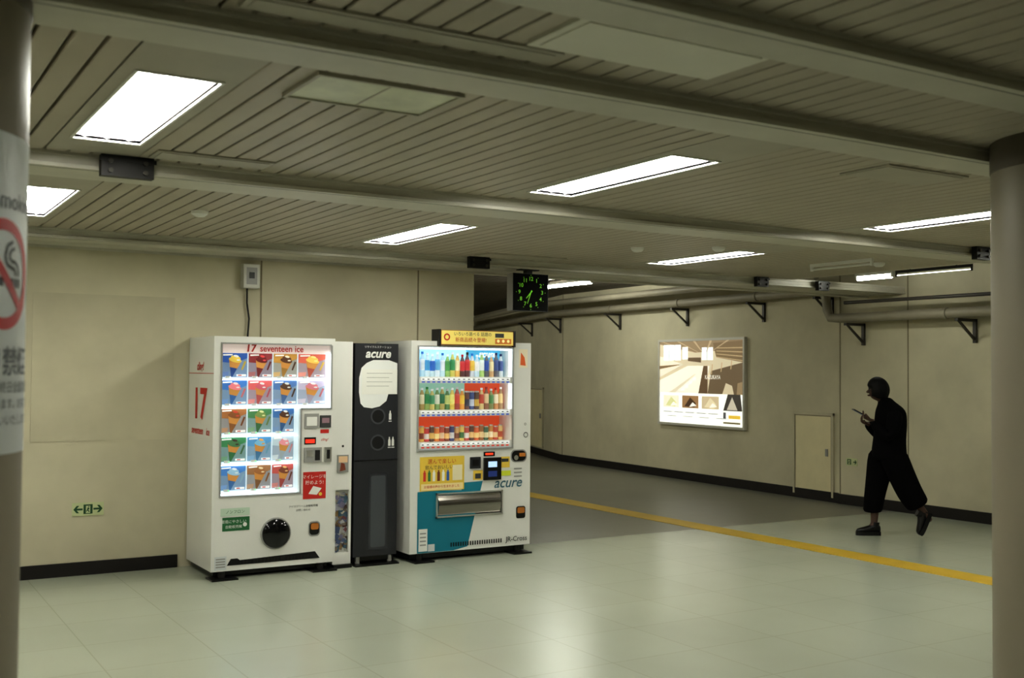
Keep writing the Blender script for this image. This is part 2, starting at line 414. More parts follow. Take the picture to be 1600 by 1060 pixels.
A([(0,.56),(.3,.72),(.0,.82)],(224,216,194),2)
R(.05,.27,.77,.96,(228,240,244),3,1.05); R(.29,.36,.78,.93,(236,238,230),3,.9)
for q in(.12,.19): R(q,q+.006,.77,.96,(150,140,120),4)
R(.53,.66,.77,.92,(230,240,240),3,1.05); A([(.36,.76),(.52,.74),(.52,.80),(.36,.80)],(100,82,60),3)
R(.59,.597,.77,.92,(150,140,120),4)
A([(.0,.37),(.0,.52),(.36,.70),(.62,.70),(.56,.37)],(234,229,212),4)
A([(.49,.37),(.55,.70),(.60,.70),(.60,.37)],(96,76,54),5)
A([(.12,.37),(.44,.60),(.46,.60),(.20,.37)],(212,202,178),5)
for i in range(4): A([(.27+.05*i,.40+.04*i),(.31+.05*i,.40+.04*i),(.32+.045*i,.44+.04*i),(.29+.045*i,.44+.04*i)],(246,244,234),6)
A([(.0,.70),(.30,.72),(.0,.66)],(120,98,70),5)
A([(.66,.97),(1,.99),(1,.74),(.70,.80)],(118,98,70),3)
for i in range(4): A([(.70,.80+.035*i),(1,.75+.05*i),(1,.765+.05*i),(.70,.81+.035*i)],(170,150,114),4)
A([(.60,.37),(.64,.64),(1,.74),(1,.37)],(104,88,66),4)
A([(.77,.37),(.81,.50),(.88,.47),(.90,.37)],(200,186,156),5); A([(.93,.37),(.94,.5),(1,.52),(1,.37)],(144,124,94),5)
for i in range(3): A([(.64+.11*i,.60+.03*i),(.65+.11*i,.60+.03*i),(.66+.11*i,.72+.02*i),(.65+.11*i,.72+.02*i)],(180,160,122),5)
for s0,c1,c2 in((.05,(232,226,200),(206,206,150)),(.29,(146,112,76),(70,50,34)),(.53,(196,180,146),(222,206,170))):
    R(s0,s0+.2,.19,.34,c1,3)
    A([(s0+.03,.21),(s0+.1,.32),(s0+.17,.25),(s0+.15,.20)],c2,4)
    A([(s0+.09,.205),(s0+.13,.26),(s0+.18,.22)],(246,242,230),5)
A([(.78,.18),(.83,.37),(.97,.37),(.99,.18)],(66,60,54),3); A([(.82,.19),(.88,.34),(.94,.19)],(190,182,164),4)
for i in range(5): R(.05+.14*i,.05+.14*i+.11,.13,.140,(150,150,146),3)
for i in range(4): R(.10+.2*i,.10+.2*i+.12,.08,.090,(176,176,170),3)
R(.78,.81,.09,.16,(80,80,80),3); R(.84,.97,.09,.13,(220,184,70),3); R(.78,.97,.03,.05,(110,100,70),3)
tw=lambda s,t,k: (lambda a,c: PP(fw+s*(PW-2*fw)+a,fw+t*(PH-2*fw)+c,.035+.001*k))
b.text('KAZUKAYA',.085,pc((240,236,222),.8),tw(.66,.565,8),sx=.78)
b.build('poster_sheet',e,label='printed poster sheet showing a wooden dining room')

# ------------------------------------------------------------------ wall box, signs, clock
e=empty('switch_box',(2.85,WY,2.25),label='pale grey electrical switch box on the wall with a cable',category='electrical box')
M_sbox=mat('switch_box_grey',(200,200,190),0.4)
b=B(); b.box(-.07,.07,-.09,0,0,.20,M_sbox); b.build('box',e,bevel=.006)
b=B(); b.rect(-.045,.045,.03,.17,-.092,M_grey); b.box(-.02,.02,-.10,-.09,.08,.13,M_text); b.build('lever',e)
b=B(); b.tube([(-.02,-.03,0),(-.02,-.03,-.12),(.0,-.03,-.25),(-.01,-.03,-.41)],.008,M_dark,8); b.build('cable',e,smooth=True)
M_gsign=mat('exit_sign_face',(194,202,156),0.5)
M_gdk=mat('exit_sign_green',(30,74,42),0.5)
def exitsign(w,h,fn,both,name_lab):
    b=B()
    def q(x0,x1,z0,z1,k,m): b.poly([fn(a,c,k) for a,c in((x0,z0),(x1,z0),(x1,z1),(x0,z1))],m)
    q(-w/2,w/2,-h/2,h/2,.006,M_gsign)
    for a0,c0,a1,c1 in((-w/2,-h/2,w/2,-h/2),(-w/2,h/2,w/2,h/2),(-w/2,-h/2,-w/2,h/2),(w/2,-h/2,w/2,h/2)):
        b.poly([fn(a0,c0,0),fn(a1,c1,0),fn(a1,c1,.006),fn(a0,c0,.006)],M_gsign)
    def arrow(s):
        cx=s*w*.17
        q(min(cx,s*w*.40),max(cx,s*w*.40),-h*.07,h*.07,.0075,M_gdk)
        for k in(-1,1):
            b.poly([fn(*p,.008) for p in((s*w*.46,0),(s*w*.38,0),(s*w*.28,k*h*.28),(s*w*.36,k*h*.28))],M_gdk)
    arrow(1)
    if both: arrow(-1)
    cx=0 if both else -w*.2
    q(cx-h*.33,cx+h*.33,-h*.36,h*.36,.0075,M_gdk); q(cx-h*.16,cx+h*.16,-h*.30,h*.26,.0085,M_gsign)
    b.poly([fn(cx+p[0]*h,p[1]*h,.0095) for p in((-.05,.1),(.06,.14),(.10,0),(.02,-.04),(.12,-.2),(.06,-.24),(-.03,-.1),(-.12,-.2),(-.15,-.16),(-.06,-.02))],M_gdk)
    b.poly([fn(cx+.05*h+.045*h*math.cos(t*.7),.2*h+.045*h*math.sin(t*.7),.0095) for t in range(9)],M_gdk)
    b.build('exit_sign',label=name_lab,category='exit sign')
exitsign(.23,.10,lambda a,c,k:(1.62+a,WY-k,.50+c),True,'small green and cream exit sign with arrows both ways')
exitsign(.17,.09,lambda a,c,k:(10.40-k,9.10-a,.52+c),False,'small green and cream exit sign with one arrow')

e=empty('hanging_clock',(5.31,8.40,2.13),label='square black clock with green numerals hanging from a beam',category='clock')
M_cgreen=mat('clock_green',(110,184,36),0.5,emis=.48)
M_cblack=mat('clock_black',(9,10,9),0.7,spec=.1)
b=B(); b.box(-.19,.19,-.05,.05,0,.34,M_blackm); b.box(-.191,-.185,-.05,.05,.0,.34,M_grey); b.build('case',e)
b=B(); b.box(-.03,.03,-.03,.03,.34,.38,M_dark); b.box(-.1,.1,-.04,.04,.372,.38,M_dark); b.build('mount',e)
b=B(); cz=.17
b.rect(-.186,.186,.004,.336,-.052,M_cblack)
for i in range(1,13):
    t=math.radians(90-30*i); b.text(str(i),.050,M_cgreen,F(.122*math.cos(t),-.055,cz+.122*math.sin(t)),bold=.0008)
for i in range(12):
    t=math.radians(30*i); r=.155
    b.disc(r*math.cos(t),cz+r*math.sin(t),.004,-.055,M_cgreen,6)
b.build('dial',e)
def hand(name,ang,l,w):
    b=B(); t=math.radians(90-ang); d=(math.cos(t),math.sin(t)); n=(-d[1],d[0])
    b.xz([(n[0]*w-d[0]*.02,cz+n[1]*w-d[1]*.02),(-n[0]*w-d[0]*.02,cz-n[1]*w-d[1]*.02),(-n[0]*w*.6+d[0]*l,cz-n[1]*w*.6+d[1]*l),(n[0]*w*.6+d[0]*l,cz+n[1]*w*.6+d[1]*l)],-.057,M_cgreen)
    b.build(name,e)
hand('hour_hand',222,.075,.006); hand('minute_hand',200,.11,.005)

# ------------------------------------------------------------------ pillars
def pillar(x,y,lab,cap):
    e=empty('pillar',(x,y,0),label=lab,category='pillar')
    b=B(); b.lathe([(.35,0),(.35,ZC-cap)],0,0,0,[M_pillar],64); b.build('shaft',e,smooth=True)
    b=B(); b.lathe([(.35,ZC-cap),(.353,ZC-cap+.004),(.353,ZC)],0,0,0,[M_pillcap]*2,64); b.build('capital',e,smooth=True)
    b=B(); b.lathe([(.37,0),(.37,.12),(.352,.13)],0,0,0,[M_base]*2,64); b.build('base_ring',e,smooth=True)
    return e
pillar(4.46,2.67,'round beige enamelled station pillar with a darker head',.13)
pillar(.05,3.1,'round beige station pillar carrying a no smoking sign',.10)
TH0=129.0
def CS(a0,z0,off=0.0):
    def fn(a,c):
        th=math.radians(TH0)-(a0+a)/.352
        r=.352+off
        return (r*math.sin(th)+.05,r*math.cos(th)+3.1,z0+c)
    return fn
b=B()
fn=CS(0,0,.0)
N=24
for i in range(N):
    a=-.26+.425*i/N; c=-.26+.425*(i+1)/N
    b.poly([fn(a,1.37),fn(c,1.37),fn(c,2.15),fn(a,2.15)],M_sign)
M_sgrey=mat('sign_grey_text',(92,98,104),0.5); M_sred=mat('sign_red',(186,34,36),0.45)
b.text('No Smoking',.062,M_sgrey,CS(0.005,1.985,.0015))
b.ring(0,0,.106,.135,0,M_sred,48,fn=CS(0.0,1.806,.0015))
g=CS(0.0,1.806,.0012)
for (a0,a1,c0,c1,mm) in((-.085,.045,-.03,-.008,M_text),(.05,.062,-.03,-.008,M_text),(.067,.08,-.03,-.008,M_text)):
    b.poly([g(a0,c0),g((a0+a1)/2,c0),g(a1,c0),g(a1,c1),g((a0+a1)/2,c1),g(a0,c1)],mm)
def curvestroke(pts,w,mm,gg):
    for p,q in zip(pts,pts[1:]):
        d=Vector((q[0]-p[0],q[1]-p[1])).normalized(); n=(-d.y*w,d.x*w)
        b.poly([gg(p[0]-n[0],p[1]-n[1]),gg(q[0]-n[0],q[1]-n[1]),gg(q[0]+n[0],q[1]+n[1]),gg(p[0]+n[0],p[1]+n[1])],mm)
curvestroke([(.072,0),(.07,.02),(.055,.032),(.03,.034),(.022,.045),(.03,.06),(.05,.066)],.005,M_text,g)
curvestroke([(.056,0),(.05,.014),(.03,.018),(.012,.024),(.004,.045),(.014,.07),(.04,.082)],.005,M_text,g)
g2=CS(0.0,1.806,.002)
curvestroke([(-.082+.0164*i,.082-.0164*i) for i in range(11)],.0125,M_sred,g2)
b.text('全日禁煙',.075,M_sgrey,CS(0.0,1.59,.0015),bold=.001)
b.text('駅構内では、終日全面禁煙',.03,M_sgrey,CS(-.01,1.53,.0015)); b.text('とさせていただきます。お客さまの',.028,M_sgrey,CS(-.005,1.49,.0015)); b.text('ご協力をお願いいたします。',.03,M_sgrey,CS(0,1.45,.0015))
b.build('no_smoking_sign',label='white no smoking sign with red ring wrapped around the pillar',category='sign')

# ------------------------------------------------------------------ ICE CREAM MACHINE
IW,ID,IH=.97,.68,1.83
ice=empty('ice_cream_vending_machine',(2.37,8.15,0),label='white ice cream vending machine with rows of lit product pictures',category='vending machine')
WX0,WX1,WZ0,WZ1=.06,.94,.62,1.775
b=B()
b.box(0,IW,.06,ID,.06,IH,M_white)
b.box(0,WX0,0,.06,.06,IH,M_white); b.box(WX1,IW,0,.06,.06,IH,M_white)
b.box(WX0,WX1,0,.06,WZ1,IH,M_white); b.box(WX0,WX1,0,.06,.06,WZ0,M_white)
b.box(.69,WX1,0,.06,WZ0,1.275,M_white)
b.build('cabinet',ice)
b=B(); b.box(.03,IW-.03,.05,ID-.03,.02,.06,M_black); b.build('plinth',ice)
for x in(.04,.83):
    b=B(); b.box(x-.05,x+.15,-.07,.1,0,.012,M_black); b.cyl((x+.05,.04,0.01),(x+.05,.04,.06),.03,M_dark,12); b.build('foot',ice)
M_back=mat('display_backlight',(210,226,232),0.5,emis=.6,ergb=(215,235,242))
b=B(); b.rect(WX0,WX1,1.275,WZ1,.052,M_back); b.rect(WX0,.69,WZ0,1.275,.052,M_back); b.build('display_back',ice)
b=B(); b.box(WX1-.018,WX1-.006,.02,.032,1.285,WZ1-.06,M_led); b.build('light_strip',ice)
for i in range(5):
    b=B(); b.box(WX0+.01,(.92 if i<2 else .675),.030,.036,1.498-.217*i,1.502-.217*i,M_led); b.build('light_strip',ice)
b=B()
b.rect(WX0,WX1,1.705,1.775,.040,mat('header_pink',(236,218,212),0.5,emis=.35))
b.text('17',.082,M_red,F(.29,.028,1.742),shear=.1,bold=.0025); b.text('seventeen ice',.070,M_red,F(.54,.03,1.740),bold=.001,sx=.92)
b.build('header',ice)
cones=[((50,96,180),(236,206,90),(250,250,240)),((150,56,60),(120,34,38),(230,80,80)),((200,150,70),(96,60,38),(250,240,220)),((220,110,90),(246,206,100),(250,230,150)),
 ((70,130,206),(236,136,144),(250,220,220)),((226,110,110),(214,104,120),(250,240,240)),((90,130,190),(96,70,54),(236,236,230)),((200,190,214),(214,130,140),(250,240,240)),
 ((180,120,70),(146,90,50),(210,80,60)),((80,140,90),(130,156,90),(230,230,170)),((70,120,180),(96,64,46),(240,240,236)),
 ((70,146,96),(80,130,86),(70,56,46)),((90,156,206),(130,190,220),(240,170,90)),((200,218,228),(236,160,170),(250,250,250)),
 ((80,140,210),(164,206,230),(230,240,250)),((166,120,80),(166,110,64),(240,220,180)),((200,96,90),(130,74,54),(236,196,130))]
CX=[.068,.280,.478,.680]; CWd=[.202,.188,.192,.228]
cell=[(0,c) for c in range(4)]+[(1,c) for c in range(4)]+[(r,c) for r in(2,3,4) for c in range(3)]
for (r,c),(bg,ic,hi) in zip(cell,cones):
    x0=CX[c];w=CWd[c]-(.02 if r>1 and c==2 else 0); z1=1.712-.217*r-(.008 if r==0 else 0); h=.192; z0=z1-h+.008
    b=B(); y=.046; k=.001; EM=.20
    lt=(int(bg[0]*.25+112),int(bg[1]*.25+126),int(bg[2]*.25+140))
    b.rect(x0,x0+w,z0,z1,y,pc(lt,.22))
    b.xz([(x0,z1),(x0+w,z1),(x0+w,z1-h*.20),(x0+w*.5,z1-h*.40),(x0,z1-h*.36)],y-k,pc(bg,EM))
    b.xz([(x0,z0+h*.02),(x0+w*.26,z0+h*.05),(x0+w*.30,z0+h*.22),(x0,z0+h*.20)],y-k,pc(pale(bg,.35),EM))
    ux,uz=.20,.98
    tipx,tipz=x0+w*.40,z0+h*.015
    L=h*.66; nx,nz=uz,-ux; hw=w*.24
    tx,tz=tipx+ux*L,tipz+uz*L
    mx_,mz_=tipx+ux*L*.55,tipz+uz*L*.55; hm=hw*.58
    b.xz([(tipx-nx*hw*.1,tipz-nz*hw*.1),(tipx+nx*hw*.1,tipz+nz*hw*.1),(tx+nx*hw,tz+nz*hw),(tx-nx*hw,tz-nz*hw)],y-2*k,pc((206,146,74),EM))
    b.xz([(tipx-nx*hw*.12,tipz-nz*hw*.12),(tipx+nx*hw*.12,tipz+nz*hw*.12),(mx_+nx*hm,mz_+nz*hm),(mx_-nx*hm,mz_-nz*hm)],y-3*k,pc(tuple(int(v*.8) for v in bg),EM))
    b.disc(tx+ux*h*.02,tz+uz*h*.02,hw*1.05,y-4*k,pc(ic,EM),18,rz=h*.095,tilt=-.2); b.disc(tx+ux*h*.11,tz+uz*h*.11,hw*.80,y-5*k,pc(ic,EM),16,rz=h*.085,tilt=-.2)
    b.disc(tx+ux*h*.18,tz+uz*h*.18,hw*.42,y-6*k,pc(hi,EM),12,rz=h*.045,tilt=-.2); b.disc(tx+hw*.5,tz+h*.02,hw*.3,y-6*k,pc(hi,EM),10,rz=h*.03)
    b.xz([(x0+w*.76,z0+h*.30),(x0+w*.82,z0+h*.28),(x0+w*.96,z0+h*.62),(x0+w*.89,z0+h*.65)],y-3*k,pc(tuple(int(v*.85) for v in ic),EM))
    b.xz([(x0+w*.06,z1-h*.05),(x0+w*.42,z1-h*.04),(x0+w*.42,z1-h*.09),(x0+w*.06,z1-h*.11)],y-7*k,pc((250,250,244),.3))
    b.rect(x0+w*.58,x0+w*.95,z0+.006,z0+.022,y-6*k,pc((246,246,246),.4)); b.rect(x0+w*.64,x0+w*.78,z0+.010,z0+.018,y-7*k,pc((190,70,60),EM))
    b.build('product_card',ice)
    b=B(); bx=x0+w*.25; bz=z0-.002
    b.box(bx-.02,bx+.02,.02,.045,bz-.006,bz+.010,M_white2); b.disc(bx+.012,bz+.002,.004,.0195,mat('button_led',(60,220,120),0.5,emis=3.0) if r>1 else mat('button_led_w',(230,240,250),0.5,emis=2.0),8)
    b.build('button',ice)
b=B(); b.rect(WX0,WX1,1.275,WZ1,.008,M_glass); b.rect(WX0,.69,WZ0,1.275,.008,M_glass); b.build('window',ice)
b=B()
for (x0,x1,z0,z1) in((WX0,WX1,WZ1-.004,WZ1+.008),(WX0,.69,WZ0-.008,WZ0+.004),(WX0-.008,WX0+.004,WZ0-.008,WZ1+.008),(WX1-.004,WX1+.008,1.27,WZ1),(.686,.698,WZ0-.008,1.275),(.69,WX1,1.268,1.28)):
    b.box(x0,x1,-.006,.008,z0,z1,M_grey)
b.build('window_frame',ice)
def ix(u): return (u-329)/190*.97
def iz(v,u=490): 
    bot=905-(u-325)*.088; return (bot-v)/(bot-527)*1.83
y=-.002
b=B()
b.box(ix(470),ix(493),-.008,0,iz(668),iz(645),M_grey); b.xz(rr(ix(473),ix(490),iz(664),iz(650),.005),y-.008,M_white2); b.build('display',ice)
b=B(); b.box(ix(495),ix(513),-.008,0,iz(667),iz(648),M_text); b.rect(ix(498),ix(510),iz(660),iz(652),y-.008,mat('panel_lilac',(150,120,130),0.5)); b.build('bill_slot',ice)
b=B(); b.rect(ix(470),ix(489),iz(693),iz(682),y,M_black); b.rect(ix(472),ix(487),iz(691),iz(685),y-.001,mat('led_red',(230,50,30),0.5,emis=1.0)); b.build('price_display',ice)
b=B(); b.rect(ix(496),ix(510),iz(676),iz(670),y,M_red); b.build('sticker',ice)
b=B(); b.text('cling!',.03,M_red,F(ix(503),y,iz(686)),shear=.3); b.build('lettering',ice)
b=B(); b.box(ix(470),ix(498),-.012,0,iz(721),iz(698),M_grey); b.box(ix(473),ix(484),-.014,-.012,iz(712),iz(702),M_chrome); b.box(ix(487),ix(495),-.014,-.012,iz(718),iz(702),M_dark)
b.build('coin_slot',ice)
b=B(); b.box(ix(503),ix(514),-.016,0,iz(721),iz(698),M_chrome); b.box(ix(506),ix(511),-.018,-.016,iz(716),iz(702),M_dark); b.build('lock',ice)
b=B(); b.rect(ix(469),ix(506),iz(778),iz(736),y,M_red); xm=(ix(469)+ix(506))/2
b.text('マイレージを',.034,M_white2,F(xm,y-.001,iz(744))); b.text('貯めよう!',.036,M_white2,F(xm,y-.001,iz(753)))
b.xz([(xm-.05,iz(770)),(xm+.02,iz(772)),(xm+.06,iz(762)),(xm-.01,iz(758))],y-.001,M_white2)
b.disc(xm+.05,iz(771),.014,y-.0015,M_yel,10)
b.build('sticker',ice,label='red mileage sticker with white lettering')
b=B(); b.rect(ix(345),ix(386),iz(828,365),iz(807,365),y,M_green)
b.text('環境にやさしい',.028,M_white2,F(ix(362),y-.001,iz(814,365))); b.text('自動販売機',.026,M_white2,F(ix(362),y-.001,iz(822,365)))
b.disc(ix(379),iz(819,365),.016,y-.001,M_white2,14)
b.build('sticker',ice,label='green environment sticker')
b=B(); b.rect(ix(342),ix(386),iz(805,365),iz(793,365),y,mat('pale_green',(186,206,186),0.5)); b.text('ノンフロン',.03,M_green,F(ix(364),y-.001,iz(799,365))); b.build('sticker',ice,label='pale green sticker')
b=B()
for i,l in enumerate(('アイスクリーム自動販売機','お問い合わせ')): b.text(l,.02,M_text,F(ix(470),y,iz(790+6*i,470)))
b.build('printed_note',ice)
b=B(); b.rect(ix(334),ix(352),iz(889,345),iz(868,345),y,M_sign)
for i in range(4): b.rect(ix(336),ix(350),iz(873+4*i,345),iz(871+4*i,345),y-.001,M_grey)
b.build('printed_note',ice)
cx,cz=ix(427),iz(832,427)
dd=B(); dd.tube([(cx,.0,cz),(cx,-.012,cz)],[.122,.118],M_grey,36,ref=(0,0,1)); ddo=dd.build('delivery_door',ice,smooth=True,label='round smoked delivery door')
b=B(); b.loft([((cx,-.012-.035*math.sin(t),cz),(.112*math.cos(t),0,0),(0,0,.112*math.cos(t))) for t in [i*math.pi/2/8*.98 for i in range(9)]],mat('dome_smoke',(20,20,22),0.08),32)
b.build('dome',ddo,smooth=True)
b=B(); cx,cz=ix(488),iz(824,488); b.xz(rr(cx-.048,cx+.048,cz-.062,cz+.055,.03),-.004,M_grey); b.xz(rr(cx-.04,cx+.04,cz-.05,cz+.045,.025),-.006,M_black); b.xz(rr(cx-.03,cx+.035,cz-.01,cz+.04,.015),-.008,M_bronze)
b.build('coin_return',ice)
b=B(); b.xz([(.12,.10),(.86,.10),(.82,.155),(.22,.135),(.20,.15),(.15,.15)],-.003,M_black)
for i in range(22): b.box(.22+.027*i,.226+.027*i,-.006,-.003,.105,.13,M_dark)
b.build('vent',ice)
def SD(yy,z): return lambda a,c:(-.002,yy-a,z+c)
b=B(); b.text('17',.33,M_red,SD(.36,1.30),sx=1.15,bold=.009); b.build('side_logo',ice)
b=B(); b.text('cling!',.09,M_red,SD(.36,1.60),shear=.2,bold=.002); b.build('side_lettering',ice)
b=B(); b.poly([(-.001,.0,1.545),(-.001,.68,1.545),(-.001,.68,1.550),(-.001,0,1.550)],M_red); b.build('side_stripe',ice)
b=B(); b.text('seventeen',.08,M_red,SD(.42,1.10),shear=.15,bold=.0015); b.build('side_lettering',ice)
b=B(); b.text('ice',.08,M_red,SD(.13,1.10),shear=.15,bold=.0015); b.build('side_lettering',ice)

# ------------------------------------------------------------------ NARROW WRAPPER BIN
nb=empty('wrapper_bin',(3.35,8.18,0),label='narrow white wrapper bin with a clear window',category='waste bin')
b=B(); W=.155
b.box(0,W,.04,.6,.03,1.81,M_white); b.box(0,.02,0,.04,.03,1.81,M_white); b.box(W-.02,W,0,.04,.03,1.81,M_white)
b.box(.02,W-.02,0,.04,.62,1.81,M_white); b.box(.02,W-.02,0,.04,.03,.12,M_white); b.build('cabinet',nb)
b=B(); b.rect(.02,W-.02,.12,.62,.003,M_glass); b.build('window',nb)
b=B(); b.box(.03,.125,-.01,0,.76,.90,M_grey); b.rect(.04,.115,.84,.89,-.012,pc((226,190,150))); b.xz([(.05,.77),(.10,.78),(.09,.83),(.06,.84)],-.012,pc((120,60,40))); b.build('insert_flap',nb)
b=B(); b.box(0,W,-.03,.1,0,.03,M_black); b.build('base',nb)
b=B(); b.disc(W*.5,.97,.01,-.002,M_dark,10); b.build('lock',nb)
b=B()
for i in range(90):
    x=3.35+.03+random.random()*.095; z=.14+random.random()*.44; yy=8.200+random.random()*.012; s=.018+random.random()*.022; t=random.random()*6.28
    c=random.choice([(180,170,150),(110,60,66),(70,84,120),(110,104,130),(140,112,70),(80,60,50),(170,170,176),(60,90,110),(120,110,100),(150,150,160)])
    b.poly([(min(3.483,max(3.372,x+s*math.cos(t+q*1.5))),yy-.0015*q,z+s*math.sin(t+q*1.5)) for q in range(4)],pc(c))
b.build('wrapper_pile',kind='stuff',label='crumpled colourful ice cream wrappers behind the clear window',category='wrappers')

# ------------------------------------------------------------------ DARK RECYCLING BIN
rb=empty('recycling_bin',(3.53,8.19,0),label='tall charcoal bottle recycling bin between the vending machines',category='recycling bin')
W=.385;H=1.80
b=B(); b.box(0,W,0,.55,.07,H,M_blackm); b.box(-.002,W+.002,-.006,.55,.85-.004,.85,M_black); b.build('cabinet',rb)
b=B(); b.box(.02,W-.02,.02,.5,.03,.07,M_black); b.box(0,W,-.06,.08,0,.015,M_black)
for x in(.05,W-.05): b.cyl((x,.03,.0),(x,.03,.07),.02,M_grey,10)
b.build('base',rb)
y=-.003
b=B(); b.text('acure',.10,M_white2,F(.20,y,H-.085),shear=.25,bold=.003); b.build('lettering',rb)
b=B(); b.text('リサイクルステーション',.022,M_white2,F(.2,y,H-.03)); b.build('lettering',rb)
b=B(); M_note=mat('notice_white',(236,238,234),0.5)
b.xz([(.375,1.64),(.375,1.40),(.30,1.40),(.28,1.33),(.22,1.285),(.15,1.27),(.08,1.28),(.05,1.31),(.035,1.40),(.035,1.52),(.055,1.60),(.10,1.64),(.16,1.665),(.30,1.665)],y,M_note)
b.rect(.06,.375,1.385,1.59,y-.002,mat('paper_notice',(238,238,230),0.7)) 
for i in range(4): b.rect(.10,.33-.03*(i%2),1.555-.035*i,1.558-.035*i,y-.003,M_grey)
b.build('notice',rb)
for z in(1.205,.99):
    b=B(); b.ring(.205,z,.052,.066,y-.004,pc((74,76,80)),28); b.disc(.205,z,.052,y-.001,pc((5,5,6)),24); b.build('insert_hole',rb)
for cx,z in((.315,1.215),(.31,1.0),(.342,1.0)):
    b=B()
    b.xz([(cx-.011,z-.04),(cx+.011,z-.04),(cx+.011,z+.006),(cx+.005,z+.022),(cx+.005,z+.034),(cx-.005,z+.034),(cx-.005,z+.022),(cx-.011,z+.006)],y,M_white2)
    b.rect(cx-.014,cx+.014,z-.056,z-.049,y,M_white2); b.build('bottle_icon',rb)
b=B(); b.xz(rr(.13,.30,.12,.74,.02),y,mat('bin_window',(56,58,62),0.12)); b.xz(rr(.15,.28,.14,.72,.015),y-.001,mat('bin_window_in',(76,80,84),0.1)); b.build('window',rb)

# ------------------------------------------------------------------ DRINK MACHINE
AW,AD,AH=1.17,.70,1.83
ac=empty('drink_vending_machine',(3.99,8.10,0),label='white and teal drink vending machine with lit bottle shelves',category='vending machine')
def ax(u): return (u-635)/187*AW
def az(v,u=700):
    bot=881-(u-634)*.08; top=531+(u-634)*.035; return (bot-v)/(bot-top)*1.83
X0,X1,Z0,Z1=ax(646),ax(791),az(703),az(543)
b=B()
b.box(0,AW,.22,AD,.07,AH,M_white); b.box(0,X0,0,.22,.07,AH,M_white); b.box(X1,AW,0,.22,.07,AH,M_white)
b.box(X0,X1,0,.22,Z1,AH,M_white); b.box(X0,X1,0,.22,.07,Z0,M_white)
b.build('cabinet',ac)
b=B(); b.box(.03,AW-.03,.05,AD-.03,.02,.07,M_black); b.build('plinth',ac)
for x in(.02,AW-.2):
    b=B(); b.box(x,x+.18,-.07,.1,0,.014,M_black); b.cyl((x+.09,.05,0.01),(x+.09,.05,.07),.03,M_dark,12); b.build('foot',ac)
rows=[az(590),az(642),az(692)]
tops=[Z1,rows[0]-.045,rows[1]-.045]
M_b1=mat('back_blue',(170,222,238),0.5,emis=.9); M_b2=mat('back_cyan',(80,166,200),0.5,emis=.75); M_b3=mat('back_teal',(150,190,172),0.5,emis=.5); M_b4=mat('back_orange',(206,82,46),0.5,emis=.5)
b=B()
b.rect(X0,X1,rows[0],tops[0],.21,M_b1); b.xz([(X0+.55,tops[0]),(X1,tops[0]),(X1,rows[0]),(X0+.7,rows[0])],.208,M_b2)
b.text('acure',.08,pc((240,246,250),1.0),F(X1-.13,.205,tops[0]-.05),shear=.25,bold=.002)
b.rect(X0,X1,rows[1],tops[1],.21,M_b3); b.rect(X0+.55,X1,rows[1],tops[1],.208,M_b4)
b.rect(X0,X1,rows[2],tops[2],.21,M_b4)
b.poly([(X0+.001,.0,Z0),(X0+.001,.21,Z0),(X0+.001,.21,Z1),(X0+.001,0,Z1)],M_white2); b.poly([(X1-.001,.0,Z0),(X1-.001,.21,Z0),(X1-.001,.21,Z1),(X1-.001,0,Z1)],M_white2)
b.build('display_back',ac)
for r in rows:
    b=B(); b.box(X0,X1,.02,.21,r-.012,r,M_white2); b.box(X0,X1,.0,.02,r-.05,r+.004,M_white2); b.box(X0+.01,X1-.01,.021,.028,r-.020,r-.014,M_led)
    b.build('shelf',ac)
b=B(); b.box(X0+.01,X1-.01,.03,.045,Z1-.016,Z1-.004,M_led); b.build('light_strip',ac)
b=B(); b.box(X1-.018,X1-.008,.02,.03,rows[1],Z1-.02,M_led); b.build('light_strip',ac)
M_bt=mat('button_blue',(80,106,190),0.4,emis=.4); M_br=mat('button_red',(210,80,70),0.4,emis=.4)
NB=18; pitch=(X1-X0-.04)/NB
for ri,r in enumerate(rows):
    for i in range(NB):
        cx=X0+.02+pitch*(i+.5)
        b=B(); b.box(cx-.021,cx+.021,-.006,0,r-.028,r-.006,pc((238,240,240),.4)); b.rect(cx-.014,cx+.014,r-.046,r-.034,-.002,M_br if ri==2 else M_bt)
        b.rect(cx-.013,cx+.007,r-.021,r-.013,-.0065,M_text)
        b.build('selection_button',ac)
b=B(); b.rect(X0,X1,Z0,Z1,-.010,M_glass); b.build('window',ac)
b=B()
for (x0,x1,z0,z1) in((X0-.012,X1+.012,Z1,Z1+.012),(X0-.012,X1+.012,Z0-.012,Z0),(X0-.012,X0,Z0,Z1),(X1,X1+.012,Z0,Z1)): b.box(x0,x1,-.012,.0,z0,z1,M_grey)
b.build('window_frame',ac)
